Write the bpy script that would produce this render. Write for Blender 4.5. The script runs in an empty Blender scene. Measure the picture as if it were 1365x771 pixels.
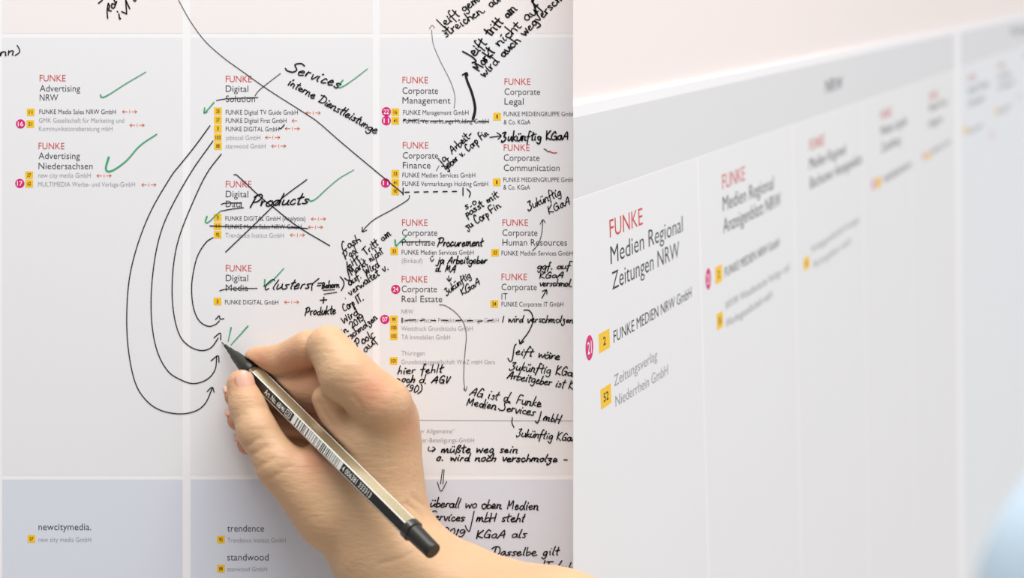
import bpy, math, random
import numpy as np
from mathutils import Vector, Matrix

random.seed(7)
sc = bpy.context.scene
COL = sc.collection

# ------------------------------------------------------------------ camera, sky, lamps, exposure
F = 2720.0            # focal length in pixels of a 1365 px wide picture
D0 = 0.900            # camera to the facing chart, metres
EYE = 1.40            # height of the lens above the floor
CX, CY = 682.5, 385.5

cam_d = bpy.data.cameras.new('camera')
cam_d.sensor_fit = 'HORIZONTAL'; cam_d.sensor_width = 36.0
cam_d.lens = 36.0 * F / 1365.0
cam_d.clip_start = 0.02; cam_d.clip_end = 60
cam_d.dof.use_dof = True
cam_d.dof.focus_distance = 0.905
cam_d.dof.aperture_fstop = 9.6
cam = bpy.data.objects.new('camera', cam_d)
cam.location = (0, -D0, EYE); cam.rotation_euler = (math.pi / 2, 0, 0)
COL.objects.link(cam); sc.camera = cam

world = bpy.data.worlds.new('room_daylight'); sc.world = world; world.use_nodes = True
bg = world.node_tree.nodes['Background']
bg.inputs[0].default_value = (0.975, 0.988, 1.03, 1)
# the room is brightest overhead and towards the added side lamp, dimmer low down
_n = world.node_tree; _tc = _n.nodes.new('ShaderNodeTexCoord'); _dot = _n.nodes.new('ShaderNodeVectorMath'); _dot.operation = 'DOT_PRODUCT'
_dot.inputs[1].default_value = (0.20, 0.02, 0.34)
_ad = _n.nodes.new('ShaderNodeMath'); _ad.operation = 'ADD'; _ad.inputs[1].default_value = 0.43
_n.links.new(_tc.outputs['Generated'], _dot.inputs[0]); _n.links.new(_dot.outputs['Value'], _ad.inputs[0]); _n.links.new(_ad.outputs[0], bg.inputs[1])


def area(name, loc, target, size, power, colour=(1, 1, 1)):
    l = bpy.data.lights.new(name, 'AREA'); l.shape = 'RECTANGLE'
    l.size, l.size_y = size; l.energy = power; l.color = colour
    o = bpy.data.objects.new(name, l); o.location = loc
    d = Vector(target) - Vector(loc)
    o.rotation_euler = d.to_track_quat('-Z', 'Y').to_euler()
    COL.objects.link(o); return o


area('ceiling_light', (0.06, -0.50, 2.6), (0.0, -0.05, 1.4), (1.3, 0.7), 23, (1, 0.985, 0.96))
area('side_fill_light', (3.4, 1.1, 1.9), (0.7, 1.6, 1.3), (2.6, 1.8), 27, (1, 1, 1))  # added lamp out of view, brightens the slanting charts

sc.view_settings.view_transform = 'Standard'; sc.view_settings.look = 'None'
sc.view_settings.gamma = 1.0; sc.view_settings.use_curve_mapping = False
sc.view_settings.exposure = 0.0


# ------------------------------------------------------------------ helpers
def lin(c):
    out = []
    for v in c:
        v /= 255.0
        out.append(v / 12.92 if v <= 0.04045 else ((v + 0.055) / 1.055) ** 2.4)
    return tuple(out) + (1.0,)


def mat(name, rgb, rough=0.6, spec=0.3, coat=0.0, metal=0.0):
    m = bpy.data.materials.new(name); m.use_nodes = True
    b = m.node_tree.nodes['Principled BSDF']
    b.inputs['Base Color'].default_value = lin(rgb)
    b.inputs['Roughness'].default_value = rough
    b.inputs['Specular IOR Level'].default_value = spec
    b.inputs['Coat Weight'].default_value = coat
    b.inputs['Coat Roughness'].default_value = 0.12
    b.inputs['Metallic'].default_value = metal
    return m


def paper(name, rgb, rgb2=None, scale=6.0):
    """printed paper: a very faint uneven ink laydown, satin coat"""
    m = mat(name, rgb, 0.55, 0.25)
    nt = m.node_tree; b = nt.nodes['Principled BSDF']
    tc = nt.nodes.new('ShaderNodeTexCoord'); no = nt.nodes.new('ShaderNodeTexNoise')
    mx = nt.nodes.new('ShaderNodeMix'); mx.data_type = 'RGBA'
    no.inputs['Scale'].default_value = scale; no.inputs['Detail'].default_value = 2
    nt.links.new(tc.outputs['Object'], no.inputs['Vector'])
    nt.links.new(no.outputs['Fac'], mx.inputs['Factor'])
    mx.inputs['A'].default_value = lin(rgb); mx.inputs['B'].default_value = lin(rgb2 or rgb)
    nt.links.new(mx.outputs['Result'], b.inputs['Base Color'])
    return m


M = dict(
    white=paper('white_paper', (250, 249, 251), (252, 251, 252)),
    rose=paper('rose_print', (247, 240, 240), (247, 242, 240)),
    grey=paper('pale_grey_print', (240, 240, 242), (241, 241, 244)),
    lilac=paper('lilac_print', (223, 227, 238), (225, 229, 240)),
    cell=paper('cool_white_print', (238, 238, 239), (240, 240, 241)),
    band=paper('grey_band_print', (227, 227, 229), (229, 229, 231)),
    cool=paper('blue_white_print', (238, 241, 244), (236, 240, 243)),
    plaster=paper('rose_plaster', (250, 238, 233), (247, 238, 233), 3.0),
    red=mat('red_print', (214, 62, 52)),
    dark=mat('dark_print', (58, 58, 62)),
    black=mat('black_print', (40, 40, 43)),
    pale=mat('pale_print', (158, 158, 163)),
    yellow=mat('yellow_print', (252, 203, 40)),
    pink=mat('magenta_print', (222, 36, 122)),
    numw=mat('white_print', (252, 250, 252)),
    orange=mat('orange_print', (240, 122, 72)),
    ink=mat('black_marker_ink', (24, 22, 24), 0.4, 0.4),
    thin=mat('thin_pen_ink', (92, 90, 92), 0.5, 0.3),
    green=mat('green_marker_ink', (72, 172, 122), 0.4, 0.4),
    rule=mat('grey_rule_print', (150, 148, 152)),
)


def mesh_obj(name, verts, faces, m, parent=None, smooth=False, origin=None):
    """ONE mesh object; verts in world metres, origin put at their first corner or at origin"""
    v = np.asarray(verts, float)
    o0 = np.asarray(origin if origin is not None else v.mean(0), float)
    me = bpy.data.meshes.new(name)
    me.from_pydata((v - o0).tolist(), [], [list(map(int, f)) for f in faces])
    mats = m if isinstance(m, (list, tuple)) else [m]
    for k in mats: me.materials.append(k)
    if smooth:
        me.polygons.foreach_set('use_smooth', [True] * len(me.polygons))
        if smooth == 2: me.set_sharp_from_angle(angle=0.6)
    me.update()
    o = bpy.data.objects.new(name, me); COL.objects.link(o)
    WORLD[o.name] = o0
    if parent is not None:
        o.parent = parent
        o.location = Vector(o0 - WORLD[parent.name])
    else:
        o.location = Vector(o0)
    return o


WORLD = {}


def empty(name, loc, label, cat, group=None):
    o = bpy.data.objects.new(name, None); COL.objects.link(o)
    o.empty_display_size = 0.02
    o.location = loc; WORLD[o.name] = np.asarray(loc, float)
    tag(o, label, cat, group); return o


def tag(o, label, cat, group=None, kind=None):
    if label: o['label'] = label
    if cat: o['category'] = cat
    if group: o['group'] = group
    if kind: o['kind'] = kind
    return o


# ---- the two planes the charts lie in: each turns a spot on its surface into metres
class Plane:
    """a flat chart: origin, u (along the lines of print), v (down the page), n (out of the page)"""
    def __init__(s, o, u, v, n): s.o, s.u, s.v, s.n = (np.asarray(a, float) for a in (o, u, v, n))

    def uv(s, px, py):
        c = np.array([0, -D0, EYE]); r = np.array([(px - CX) / F, 1.0, -(py - CY) / F])
        t = ((s.o - c) @ s.n) / (r @ s.n)
        d = c + t * r - s.o
        return np.array([d @ s.u, d @ s.v])

    def at(s, uv, lift=0.0):
        uv = np.asarray(uv, float)
        return s.o + np.outer(uv[:, 0], s.u) + np.outer(uv[:, 1], s.v) + lift * s.n


def cam_vec(a):
    a = np.asarray(a, float); a = a / np.linalg.norm(a)
    return np.array([a[0], a[2], -a[1]])


FRONT = Plane((0, 0, EYE), (1, 0, 0), (0, 0, -1), (0, -1, 0))
_h = np.array([986.5, -428.5, 2720.0]); _h /= np.linalg.norm(_h)
_v = np.array([757.0, 19000.0, 2720.0]); _n = np.cross(_h, _v); _n /= np.linalg.norm(_n); _v = np.cross(_n, _h)
NEAR = 0.972 * D0
_p = np.array([(764 - CX) / F, 0, 1]) * NEAR
SIDE = Plane((_p[0], _p[2] - D0, EYE - _p[1]), cam_vec(_h), cam_vec(_v), cam_vec(-_n))

# ------------------------------------------------------------------ printed type and marker strokes
_glyphs = {}


def type_all(strings):
    """outline every string once with the built-in face"""
    tmp = []
    for s, thin in set(strings):
        c = bpy.data.curves.new('type', 'FONT'); c.body = s; c.size = 1.0
        c.offset = thin; c.resolution_u = 3
        o = bpy.data.objects.new('type', c); COL.objects.link(o); tmp.append((s, thin, o))
    bpy.context.view_layer.update()
    dg = bpy.context.evaluated_depsgraph_get()
    for s, thin, o in tmp:
        me = bpy.data.meshes.new_from_object(o.evaluated_get(dg))
        n = len(me.vertices); co = np.empty(n * 3); me.vertices.foreach_get('co', co)
        co = co.reshape(-1, 3)[:, :2]
        co[:, 0] -= co[:, 0].min()
        _glyphs[(s, thin)] = (co, [tuple(p.vertices) for p in me.polygons])
        bpy.data.meshes.remove(me)
        c = o.data; bpy.data.objects.remove(o); bpy.data.curves.remove(c)


CAP = 0.676   # cap height of the built-in face at size 1 (measured below)


def set_type(name, plane, s, p0, p1, cap, m, parent, thin=-0.012, lift=0.00012):
    """print s from p0 to p1 (baseline ends) with cap height cap, in metres on the plane"""
    co, fs = _glyphs[(s, thin)]
    p0, p1 = np.asarray(p0, float), np.asarray(p1, float)
    d = p1 - p0; L = np.hypot(*d); ex = d / L; ey = np.array([ex[1], -ex[0]])
    w = co[:, 0].max()
    uv = p0 + np.outer(co[:, 0] * L / w, ex) + np.outer(co[:, 1] * cap / CAP, ey)
    return mesh_obj(name, plane.at(uv, lift), fs, m, parent, origin=plane.at([p0], lift)[0])


def smooth_path(pts, sub=5):
    p = np.asarray(pts, float)
    if len(p) < 3: return p
    q = np.vstack([2 * p[0] - p[1], p, 2 * p[-1] - p[-2]])
    out = []
    for i in range(1, len(q) - 2):
        for k in range(sub):
            t = k / sub
            out.append(0.5 * (2 * q[i] + (q[i + 1] - q[i - 1]) * t + (2 * q[i - 1] - 5 * q[i] + 4 * q[i + 1] - q[i + 2]) * t * t
                              + (3 * q[i] - q[i - 1] - 3 * q[i + 1] + q[i + 2]) * t ** 3))
    out.append(p[-1]); return np.array(out)


def ribbon(pts, w, verts, faces, taper=(1, 1)):
    """a stroke of marker ink: flat ribbon of width w with round ends (2-D)"""
    p = np.asarray(pts, float)
    keep = [0] + [i for i in range(1, len(p)) if np.hypot(*(p[i] - p[i - 1])) > 1e-7]
    p = p[keep]
    if len(p) < 2:
        p = np.array([p[0] - [w * .3, 0], p[0] + [w * .3, 0]])
    t = np.gradient(p, axis=0); t /= np.linalg.norm(t, axis=1)[:, None] + 1e-12
    nrm = np.c_[-t[:, 1], t[:, 0]]
    ww = w * 0.5 * np.linspace(taper[0], taper[1], len(p))[:, None]
    base = len(verts)
    a, b = p + nrm * ww, p - nrm * ww
    for i in range(len(p)): verts += [a[i], b[i]]
    for i in range(len(p) - 1):
        k = base + 2 * i; faces.append((k, k + 1, k + 3, k + 2))
    for end, s in ((0, -1), (len(p) - 1, 1)):
        r = ww[end][0]; k0 = len(verts); n = 5
        for j in range(n + 1):
            an = -math.pi / 2 + math.pi * j / n
            verts.append(p[end] + s * t[end] * r * math.cos(an) + nrm[end] * r * math.sin(an))
        faces.append(tuple(range(k0, k0 + n + 1)))


def ink(name, plane, strokes, m, parent, lift=0.0002, label=None):
    """strokes: list of (points in plane metres, width metres, taper) -> one mesh"""
    v, f = [], []
    for pts, w, tp in strokes: ribbon(pts, w, v, f, tp)
    o = mesh_obj(name, plane.at(np.array(v), lift), f, m, parent)
    if label: o['label'] = label
    return o


# a quick marker hand: x-height 10, ascender 20, descender -9
HW = {
 'a': (9, ['8,8 5,10 1,7 1,2 4,0 7,3 8,9 8,3 10,0']), 'b': (8, ['1.5,20 1,1 4,0 8,3 7,8 4,9 1,6']),
 'c': (8, ['7,8 4,10 1,6 2,1 5,0 8,2']), 'd': (10, ['7,8 4,9 1,6 2,1 5,0 8,5 9.5,20', '8.5,8 8.5,2 10,0']),
 'e': (8, ['0.5,4.5 6,6.5 6,9 3.5,10 1,6 1.5,1.5 4,0 8.5,2']), 'f': (7, ['8,19 5,20 3.5,14 2,-7', '0,9 7,10']),
 'g': (9, ['8,8 5,10 1,6 3,1 7,3 8,9 8,-4 5,-9 1,-6']), 'h': (8, ['2,20 1,0 1,5 4,9 7,8 7,0']),
 'i': (4, ['2,10 1.5,2 3,0', '3,14 3.4,15']), 'j': (5, ['3,10 3,-5 1,-9 -2,-6', '3.5,14 4,15']),
 'k': (8, ['2,20 1,0', '7,10 2,5 8,0']), 'l': (4, ['3,20 1.5,3 3,0']),
 'm': (13, ['1,10 1,0 1,6 4,10 5.5,8 5.5,0 6,6 9,10 11,8 11,1 13,0']), 'n': (9, ['1,10 1,0 1,5 4,10 7,8 7,1 9,0']),
 'o': (8, ['5,10 1,7 2,1 5,0 8,4 7,9 4,10']), 'p': (8, ['2,10 1,-9', '1,5 4,10 8,8 7,3 4,1 1,2']),
 'r': (6, ['1,10 1,0 1,6 3,9 6,10']), 's': (7, ['7,9 4,10 2,8 6,3 4,0 1,1']), 't': (6, ['3.5,18 2.5,2 5,0', '0,11 7,13']),
 'u': (9, ['1,10 1,2 4,0 7,4 8,10 8,2 10,0']), 'v': (8, ['1,10 4,0 8,10']), 'w': (12, ['1,10 3,0 6,8 9,0 12,10']),
 'x': (8, ['1,10 8,0', '8,10 1,0']), 'y': (8, ['1,10 4,1', '8,10 2,-9']), 'z': (8, ['1,10 7,10 3,5 6,3 5,-5 1,-8 0,-4']),
 'ü': (9, ['1,10 1,2 4,0 7,4 8,10 8,2 10,0', '3,15 3,16', '7,15 7,16']), 'ä': (9, ['8,8 5,10 1,7 1,2 4,0 7,3 8,9 8,3 10,0', '3,15 3,16', '7,15 7,16']),
 'ß': (9, ['1,-6 2,16 6,19 7,15 4,10 8,6 7,1 4,0']),
 'A': (13, ['0,0 9,19 10,0', '3,7 11,8']), 'B': (9, ['1,0 2,18 7,17 6,11 2,10 8,7 7,1 1,0']), 'C': (11, ['10,17 7,20 2,13 1,4 4,0 9,2']),
 'D': (13, ['-2,16 4,19 10,17 13,10 10,3 3,0', '4,18 3,0']), 'F': (9, ['2,0 3,18 10,19', '2,9 8,10']), 'G': (12, ['10,16 7,19 2,13 1,4 5,0 9,3 10,9 6,9', '10,9 11,0']),
 'H': (11, ['1,19 1,0', '9,19 9,0', '1,9 9,10']), 'I': (4, ['2,19 2,0']), 'J': (8, ['4,22 5,4 4,-7 1,-9 -3,-5']), 'K': (10, ['1,19 1,0', '9,19 1,8 10,0']),
 'M': (14, ['1,0 2,18 6,6 10,18 12,0']), 'P': (10, ['2,18 0,0', '-1,17 6,20 10,16 7,10 1,8']), 'S': (11, ['14,18 8,20 3,16 9,8 6,1 -1,0 -5,3']),
 'T': (10, ['5,18 4,0', '0,18 11,19']), 'V': (9, ['1,19 4,0 9,19']), 'W': (13, ['1,17 3,0 7,12 10,0 13,18']), 'Z': (10, ['1,17 8,18 4,10 8,7 6,0 0,-3 -1,1']),
 '0': (9, ['5,18 1,12 2,2 5,0 8,5 8,14 5,18']), '1': (4, ['1,13 3,18 2,0']), '2': (9, ['1,14 4,18 8,15 6,8 1,0 9,1']), '9': (9, ['8,15 4,18 1,13 4,9 8,13 7,4 3,0 1,2']),
 '.': (4, ['1,0 2,0.5']), ',': (4, ['2,1 1,-3']), '-': (7, ['1,7 7,7.5']), '(': (5, ['5,20 1,12 1,4 4,-3']), ')': (6, ['1,21 5,14 5,4 1,-3']),
 '=': (8, ['1,6 7,6.5', '1,10 7,10.5']), ':': (4, ['2,3 2,4', '2,9 2,10']), '+': (9, ['0,7 9,8', '5,13 4,2']), '/': (6, ['7,22 0,-6']), ' ': (7, []),
 '|': (4, ['2,18 2,0']),
}


def note(plane, s, x0, y0, x1, y1, xh, w, parent, slant=0.18, m=None, label=None, uneven=0.5):
    """handwriting whose baseline runs from one spot to another; x-height and stroke in chart pixels"""
    a, b = plane.uv(x0, y0), plane.uv(x1, y1)
    k = np.hypot(*(plane.uv(x0 + 1, y0) - plane.uv(x0, y0)))
    d = b - a; L = np.hypot(*d); ex = d / L; ey = np.array([ex[1], -ex[0]])
    pen_x, strokes = 0.0, []
    for ch in s:
        wd, st = HW[ch]
        jy = random.uniform(-uneven, uneven); js = random.uniform(0.92, 1.08)
        for t in st:
            p = np.array([[float(c) for c in q.split(',')] for q in t.split()])
            p += np.random.RandomState(random.randrange(9999)).normal(0, 0.55, p.shape)
            p[:, 1] = np.where(p[:, 1] > 10, 10 + (p[:, 1] - 10) * 1.2, p[:, 1]) * js * 0.9 + jy
            p[:, 0] += pen_x + slant * p[:, 1]
            strokes.append(p)
        pen_x += wd + 1.6
    sx, sy = L / max(pen_x, 1), xh * k / 10.0
    out = []
    for p in strokes:
        q = a + np.outer(p[:, 0] * sx, ex) + np.outer(p[:, 1] * sy, ey)
        out.append((smooth_path(q, 4), w * 0.88 * k * random.uniform(.88, 1.12), (1, 1)))
    return ink('handwritten_note', plane, out, m or M['ink'], parent, label=label)


def line(name, plane, paths, w, parent, m=None, taper=(1, 1), label=None, sub=6, lift=0.0002):
    k = np.hypot(*(plane.uv(501, 400) - plane.uv(500, 400))) if plane is FRONT else 0.00033
    return ink(name, plane, [(smooth_path([plane.uv(*p) for p in q], sub), w * k, taper) for q in paths], m or M['ink'], parent, lift, label)


# ------------------------------------------------------------------ setting: the walls the charts hang on
def clip(poly, a, b, c):
    """keep a*u + b*v + c >= 0"""
    out = []
    for i in range(len(poly)):
        p, q = poly[i], poly[(i + 1) % len(poly)]
        dp, dq = a * p[0] + b * p[1] + c, a * q[0] + b * q[1] + c
        if dp >= 0: out.append(p)
        if (dp >= 0) != (dq >= 0):
            t = dp / (dp - dq); out.append((p[0] + t * (q[0] - p[0]), p[1] + t * (q[1] - p[1])))
    return out


_s0, _s1 = SIDE.uv(764, -400), SIDE.uv(764, 1500)
_a, _b = -(_s1[1] - _s0[1]), (_s1[0] - _s0[0]); _c = -(_a * _s0[0] + _b * _s0[1])
if _a * 1.0 + _c < 0: _a, _b, _c = -_a, -_b, -_c


def seam(poly, lift=0.0): return clip(poly, _a, _b, _c + _a * 3.06 * min(lift, 0))


def rect(u0, v0, u1, v1): return [(u0, v0), (u1, v0), (u1, v1), (u0, v1)]


def slab(plane, poly, lift, thick, bevel, verts, faces, idx, mi):
    """a sheet: polygon at lift, its back thick behind; an edge on the seam is mitred by bevel"""
    k = len(verts); n = len(poly)
    front = plane.at(poly, lift)
    on = [abs(_a * p[0] + _b * p[1] + _c + _a * 3.06 * min(lift, 0)) / math.hypot(_a, _b) < 1e-6 for p in poly] if plane is SIDE else [False] * n
    back = plane.at([(p[0] + (bevel if o else 0), p[1]) for p, o in zip(poly, on)], lift - thick)
    verts += list(front) + list(back)
    fs = [tuple(range(k, k + n)), tuple(range(k + 2 * n - 1, k + n - 1, -1))]
    for i in range(n):
        j = (i + 1) % n; fs.append((k + i, k + n + i, k + n + j, k + j))
    faces += fs; idx += [mi] * len(fs)


def sheet(name, plane, parts, mats, parent):
    v, f, ix = [], [], []
    for poly, lift, thick, mi in parts:
        if len(poly) >= 3: slab(plane, poly, lift, thick, thick * 3.3, v, f, ix, mi)
    o = mesh_obj(name, v, f, mats, parent)
    o.data.polygons.foreach_set('material_index', ix); o.data.update()
    return o


# wall behind the facing chart
v, f, ix = [], [], []
slab(FRONT, rect(-1.2, -0.9, 0.0275, 1.40), -0.0035, 0.06, 0, v, f, ix, 0)
w = mesh_obj('wall_back', v, f, M['plaster']); w['kind'] = 'structure'
fl_ = bpy.data.materials.new('floor_boards'); fl_.use_nodes = True
_fb = fl_.node_tree.nodes['Principled BSDF']; _w = fl_.node_tree.nodes.new('ShaderNodeTexWave'); _w.inputs['Scale'].default_value = 3
_r = fl_.node_tree.nodes.new('ShaderNodeValToRGB'); _r.color_ramp.elements[0].color = lin((196, 184, 168)); _r.color_ramp.elements[1].color = lin((208, 197, 182))
fl_.node_tree.links.new(_w.outputs['Fac'], _r.inputs['Fac']); fl_.node_tree.links.new(_r.outputs['Color'], _fb.inputs['Base Color'])
w = mesh_obj('floor', [(-1.6, -3, 0), (4, -3, 0), (4, 4.6, 0), (-1.6, 4.6, 0), (-1.6, -3, -.05), (4, -3, -.05), (4, 4.6, -.05), (-1.6, 4.6, -.05)],
             [(0, 1, 2, 3), (7, 6, 5, 4), (0, 4, 5, 1), (1, 5, 6, 2), (2, 6, 7, 3), (3, 7, 4, 0)], fl_); w['kind'] = 'structure'
# thin partition that carries the second pair of charts, running away from the viewer
v, f, ix = [], [], []
slab(SIDE, seam(rect(-0.6, -1.0, 4.2, 1.45), -0.0022), -0.0022, 0.0025, 0.0085, v, f, ix, 0)
w = mesh_obj('wall_side', v, f, M['plaster']); w['kind'] = 'structure'

# ------------------------------------------------------------------ chart one: faces the viewer, covered in notes
pos = np.array([-0.2, -0.0, EYE - 0.36])
chart = empty('wall_chart', pos, 'large printed organisation chart facing the viewer, scribbled over with black and green notes', 'chart')
g = lambda x, y: FRONT.uv(x, y)


def gr(x0, y0, x1, y1):
    a, b = g(x0, y0), g(x1, y1); return rect(a[0], a[1], b[0], b[1])


parts = [(gr(-420, -300, 766, 1100), 0, 0.003, 0)]
cols = [(-240, -4), (3, 243.5), (254, 497), (506, 763.5)]
for (xa, xb) in cols:
    parts.append((gr(xa, -190, xb, 44.5), 0.00004, 0.00002, 1))
    parts.append((gr(xa, 50, xb, 634), 0.00004, 0.00002, 2))
    parts.append((gr(xa, 639.5, xb, 1000), 0.00004, 0.00002, 3))
sheet('paper_sheet', FRONT, parts, [M['white'], M['rose'], M['grey'], M['lilac']], chart)

RED, TTL, LN, GY = 'red', 'dark', 'black', 'pale'
HEAD = [  # heading x, lines of (text, baseline, width)
 (53, [('FUNKE', 108.4, 34.5), ('Advertising', 122, 54), ('NRW', 134.3, 24.5)]),
 (51.5, [('FUNKE', 199, 34.5), ('Advertising', 212, 55), ('Niedersachsen', 225.5, 72)]),
 (301, [('FUNKE', 109.5, 34.5), ('Digital', 122.5, 30), ('Solution', 136, 39)]),
 (301, [('FUNKE', 249.8, 34.2), ('Digital', 263, 30), ('Data', 276.2, 22)]),
 (301, [('FUNKE', 362, 34.2), ('Digital', 375, 29.7), ('Media', 388, 29.7)]),
 (536.5, [('FUNKE', 111, 34), ('Corporate', 125, 47.5), ('Management', 138, 64)]),
 (537, [('FUNKE', 198, 34), ('Corporate', 211.5, 47), ('Finance', 224.5, 37)]),
 (536, [('FUNKE', 301, 34), ('Corporate', 314.5, 47), ('Purchase', 327.5, 44)]),
 (535.5, [('FUNKE', 376.5, 34), ('Corporate', 389.5, 47), ('Real Estate', 403, 54)]),
 (672.5, [('FUNKE', 113, 34.5), ('Corporate', 126.5, 47.5), ('Legal', 139.5, 25.5)]),
 (671.5, [('FUNKE', 201, 34.5), ('Corporate', 214.5, 47.5), ('Communication', 228, 74.5)]),
 (669.8, [('FUNKE', 301, 34), ('Corporate', 314.5, 46.5), ('Human Resources', 327.5, 86)]),
 (668.5, [('FUNKE', 373.5, 34), ('Corporate', 387, 47), ('IT', 399.5, 8)]),
 (51.5, [('newcitymedia.', 707, 70)]),
 (303, [('trendence', 709, 49)]),
 (303, [('standwood', 747.5, 55)]),
]
ROWS = [  # text, x, baseline, width, tone
 ('FUNKE Media Sales NRW GmbH', 52.5, 152, 102, LN), ('GMK Gesellschaft für Marketing und', 52, 163.5, 113.5, GY), ('Kommunikationsberatung mbH', 52, 174.5, 98, GY),
 ('new city media GmbH', 51, 236.7, 70, GY), ('MULTIMEDIA Werbe- und Verlags-GmbH', 51, 248.7, 129, GY),
 ('FUNKE Digital TV Guide GmbH', 301, 152.7, 96, LN), ('FUNKE Digital First GmbH', 301, 163.7, 81, LN), ('FUNKE DIGITAL GmbH', 301, 175, 71, LN),
 ('joblocal GmbH', 301, 186.5, 46, GY), ('stanwood GmbH', 301, 197.7, 53, GY),
 ('FUNKE DIGITAL GmbH (Analytics)', 300.5, 294.3, 106.5, LN), ('FUNKE Media Sales NRW GmbH', 300.5, 305.3, 101.5, LN), ('Trendence Institut GmbH', 300.5, 316.8, 78, GY),
 ('FUNKE DIGITAL GmbH', 300, 406, 71, LN),
 ('FUNKE Management GmbH', 537.5, 153, 87, LN), ('FUNKE Vermarktungs Holding GmbH', 537.5, 164.5, 114, LN),
 ('FUNKE Medien Services GmbH', 536.5, 236.5, 97, LN), ('FUNKE Vermarktungs Holding GmbH', 536.5, 248, 114, LN),
 ('FUNKE Medien Services GmbH', 535.5, 339.5, 96, LN), ('(Einkauf)', 535.5, 350.5, 27.5, GY),
 ('NRW', 535, 418.5, 16, GY), ('Berliner Platz 1 Projektverwaltungs-GmbH', 535, 430, 130, GY), ('Westdruck Grundstücks GmbH', 535, 441, 95, GY), ('TA Immobilien GmbH', 535, 452.5, 65, GY),
 ('Thüringen', 535, 474, 31, GY), ('Grundstücksgesellschaft WAZ mbH Gera', 535, 485.7, 125, GY),
 ('Thüringer Allgemeine“', 535, 578, 71, GY), ('Mitarbeiter-Beteiligungs-GmbH', 535, 590, 97, GY),
 ('FUNKE MEDIENGRUPPE GmbH', 671.5, 155, 95.5, LN), ('& Co. KGaA', 671.5, 165.7, 35.5, LN),
 ('FUNKE MEDIENGRUPPE GmbH', 671, 242.7, 95.5, LN), ('& Co. KGaA', 671, 252.7, 35.5, LN),
 ('FUNKE Medien Services GmbH', 668.5, 340.7, 95, LN), ('FUNKE Corporate IT GmbH', 668.5, 408.7, 82.5, LN),
 ('new city media GmbH', 51.5, 722.5, 70, GY), ('Trendence Institut GmbH', 303, 723.5, 78, GY), ('stanwood GmbH', 303, 762, 53, GY),
]
SQ = [('11', 41, 149.7), ('51', 40.5, 165.3), ('57', 39, 233.6), ('62', 39, 245), ('25', 290.5, 148.3), ('27', 290.5, 160), ('3', 290.5, 171.5), ('103', 290.5, 183.2),
      ('88', 290.5, 194.7), ('3', 290.2, 290), ('11', 290.2, 301.6), ('92', 290.2, 313), ('3', 290, 402), ('16', 527, 149.5), ('41', 527, 161), ('33', 527, 231.7), ('41', 527, 243.6),
      ('90', 527, 255), ('33', 525.5, 335), ('99', 525, 426), ('100', 525, 437), ('102', 525, 448.3), ('101', 524.7, 481.3), ('1', 662.7, 155.5), ('1', 662.2, 243),
      ('33', 660, 337), ('34', 659, 405.3), ('57', 42, 718.7), ('92', 294.5, 719.7), ('88', 294.5, 758.5)]
RD = [('16', 27.5, 165.3), ('17', 26.5, 244.7), ('22', 515, 149), ('11', 515, 161), ('11', 514, 244), ('24', 527.5, 386), ('07', 513, 426)]
# printed words of the far charts: text, baseline start, baseline end, cap height in px at the start, tone
FAR = [
 ('FUNKE', (812.8, 317), (856.6, 299.8), 24, RED), ('Medien Regional', (814, 352.5), (910, 309), 24, TTL), ('Zeitungen NRW', (816, 386.7), (905.4, 343.4), 24, TTL),
 ('FUNKE MEDIEN NRW GmbH', (818, 457.3), (921.5, 396.3), 16, LN), ('Zeitungsverlag', (818.5, 515.6), (876, 480.6), 15, GY), ('Niederrhein GmbH', (820.5, 543), (890.3, 503.6), 15, GY),
 ('FUNKE', (962.8, 253), (992.8, 240), 20, RED), ('Medien Regional', (963.6, 282.3), (1031, 253), 20, TTL), ('Anzeigenblatt NRW', (964, 311.5), (1040.6, 274.5), 20, TTL),
 ('FUNKE MEDIEN NRW GmbH', (966, 370), (1038.7, 329), 13, LN), ('WVW Westdeutsche Verlags- und', (966.7, 414.6), (1052, 362), 12, GY), ('Werbegesellschaft mbH', (967.5, 438), (1029, 399), 12, GY),
 ('FUNKE', (1079, 202), (1099, 193.5), 16, RED), ('Medien Regional', (1079, 227), (1127, 205.5), 16, TTL), ('Bochumer Anzeigenblatt', (1080, 252.5), (1149, 217.5), 16, TTL),
 ('Verlagsgesellschaft Anzeigen', (1081, 338), (1145, 295), 10, GY), ('Ruhrgebiet mbH', (1085, 358), (1134, 326), 10, GY),
 ('FUNKE', (1173.7, 161), (1188.5, 154.6), 13, RED), ('Medien Logistik', (1174, 181.5), (1209, 166), 13, TTL), ('Zustellung', (1175, 204), (1200, 191.5), 13, TTL),
 ('FUNKE MEDIEN NRW GmbH', (1178, 244.7), (1214, 222), 9, LN),
 ('FUNKE', (1238.6, 135), (1250, 130), 11, RED), ('Medien Druck', (1238.6, 150), (1262, 139.5), 11, TTL), ('Hagen', (1238, 171), (1256, 162), 11, TTL), ('FUNKE Druck GmbH', (1241, 207), (1266, 190.5), 7, LN),
 ('NRW', (1100.5, 124.5), (1123, 119.5), 18, TTL),
]
FAR2 = [
 ('FUNKE', (1291, 110), (1300, 106), 9, RED), ('Medien Thüringen', (1291, 126), (1318, 114), 9, TTL), ('Zeitungen', (1291, 143), (1312, 133), 9, TTL),
 ('FUNKE', (1331, 93), (1339, 89.5), 8, RED), ('Medien', (1331, 108), (1348, 100), 8, TTL), ('Anzeigen', (1331, 121), (1352, 111), 8, TTL),
 ('FUNKE', (1366, 78), (1373, 75), 7, RED), ('Thüringen', (1347, 48.5), (1374, 42.5), 11, TTL),
 ('FUNKE GmbH', (1291, 180), (1309, 169), 6, LN), ('FUNKE GmbH', (1331, 153), (1347, 143), 6, LN),
]
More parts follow.
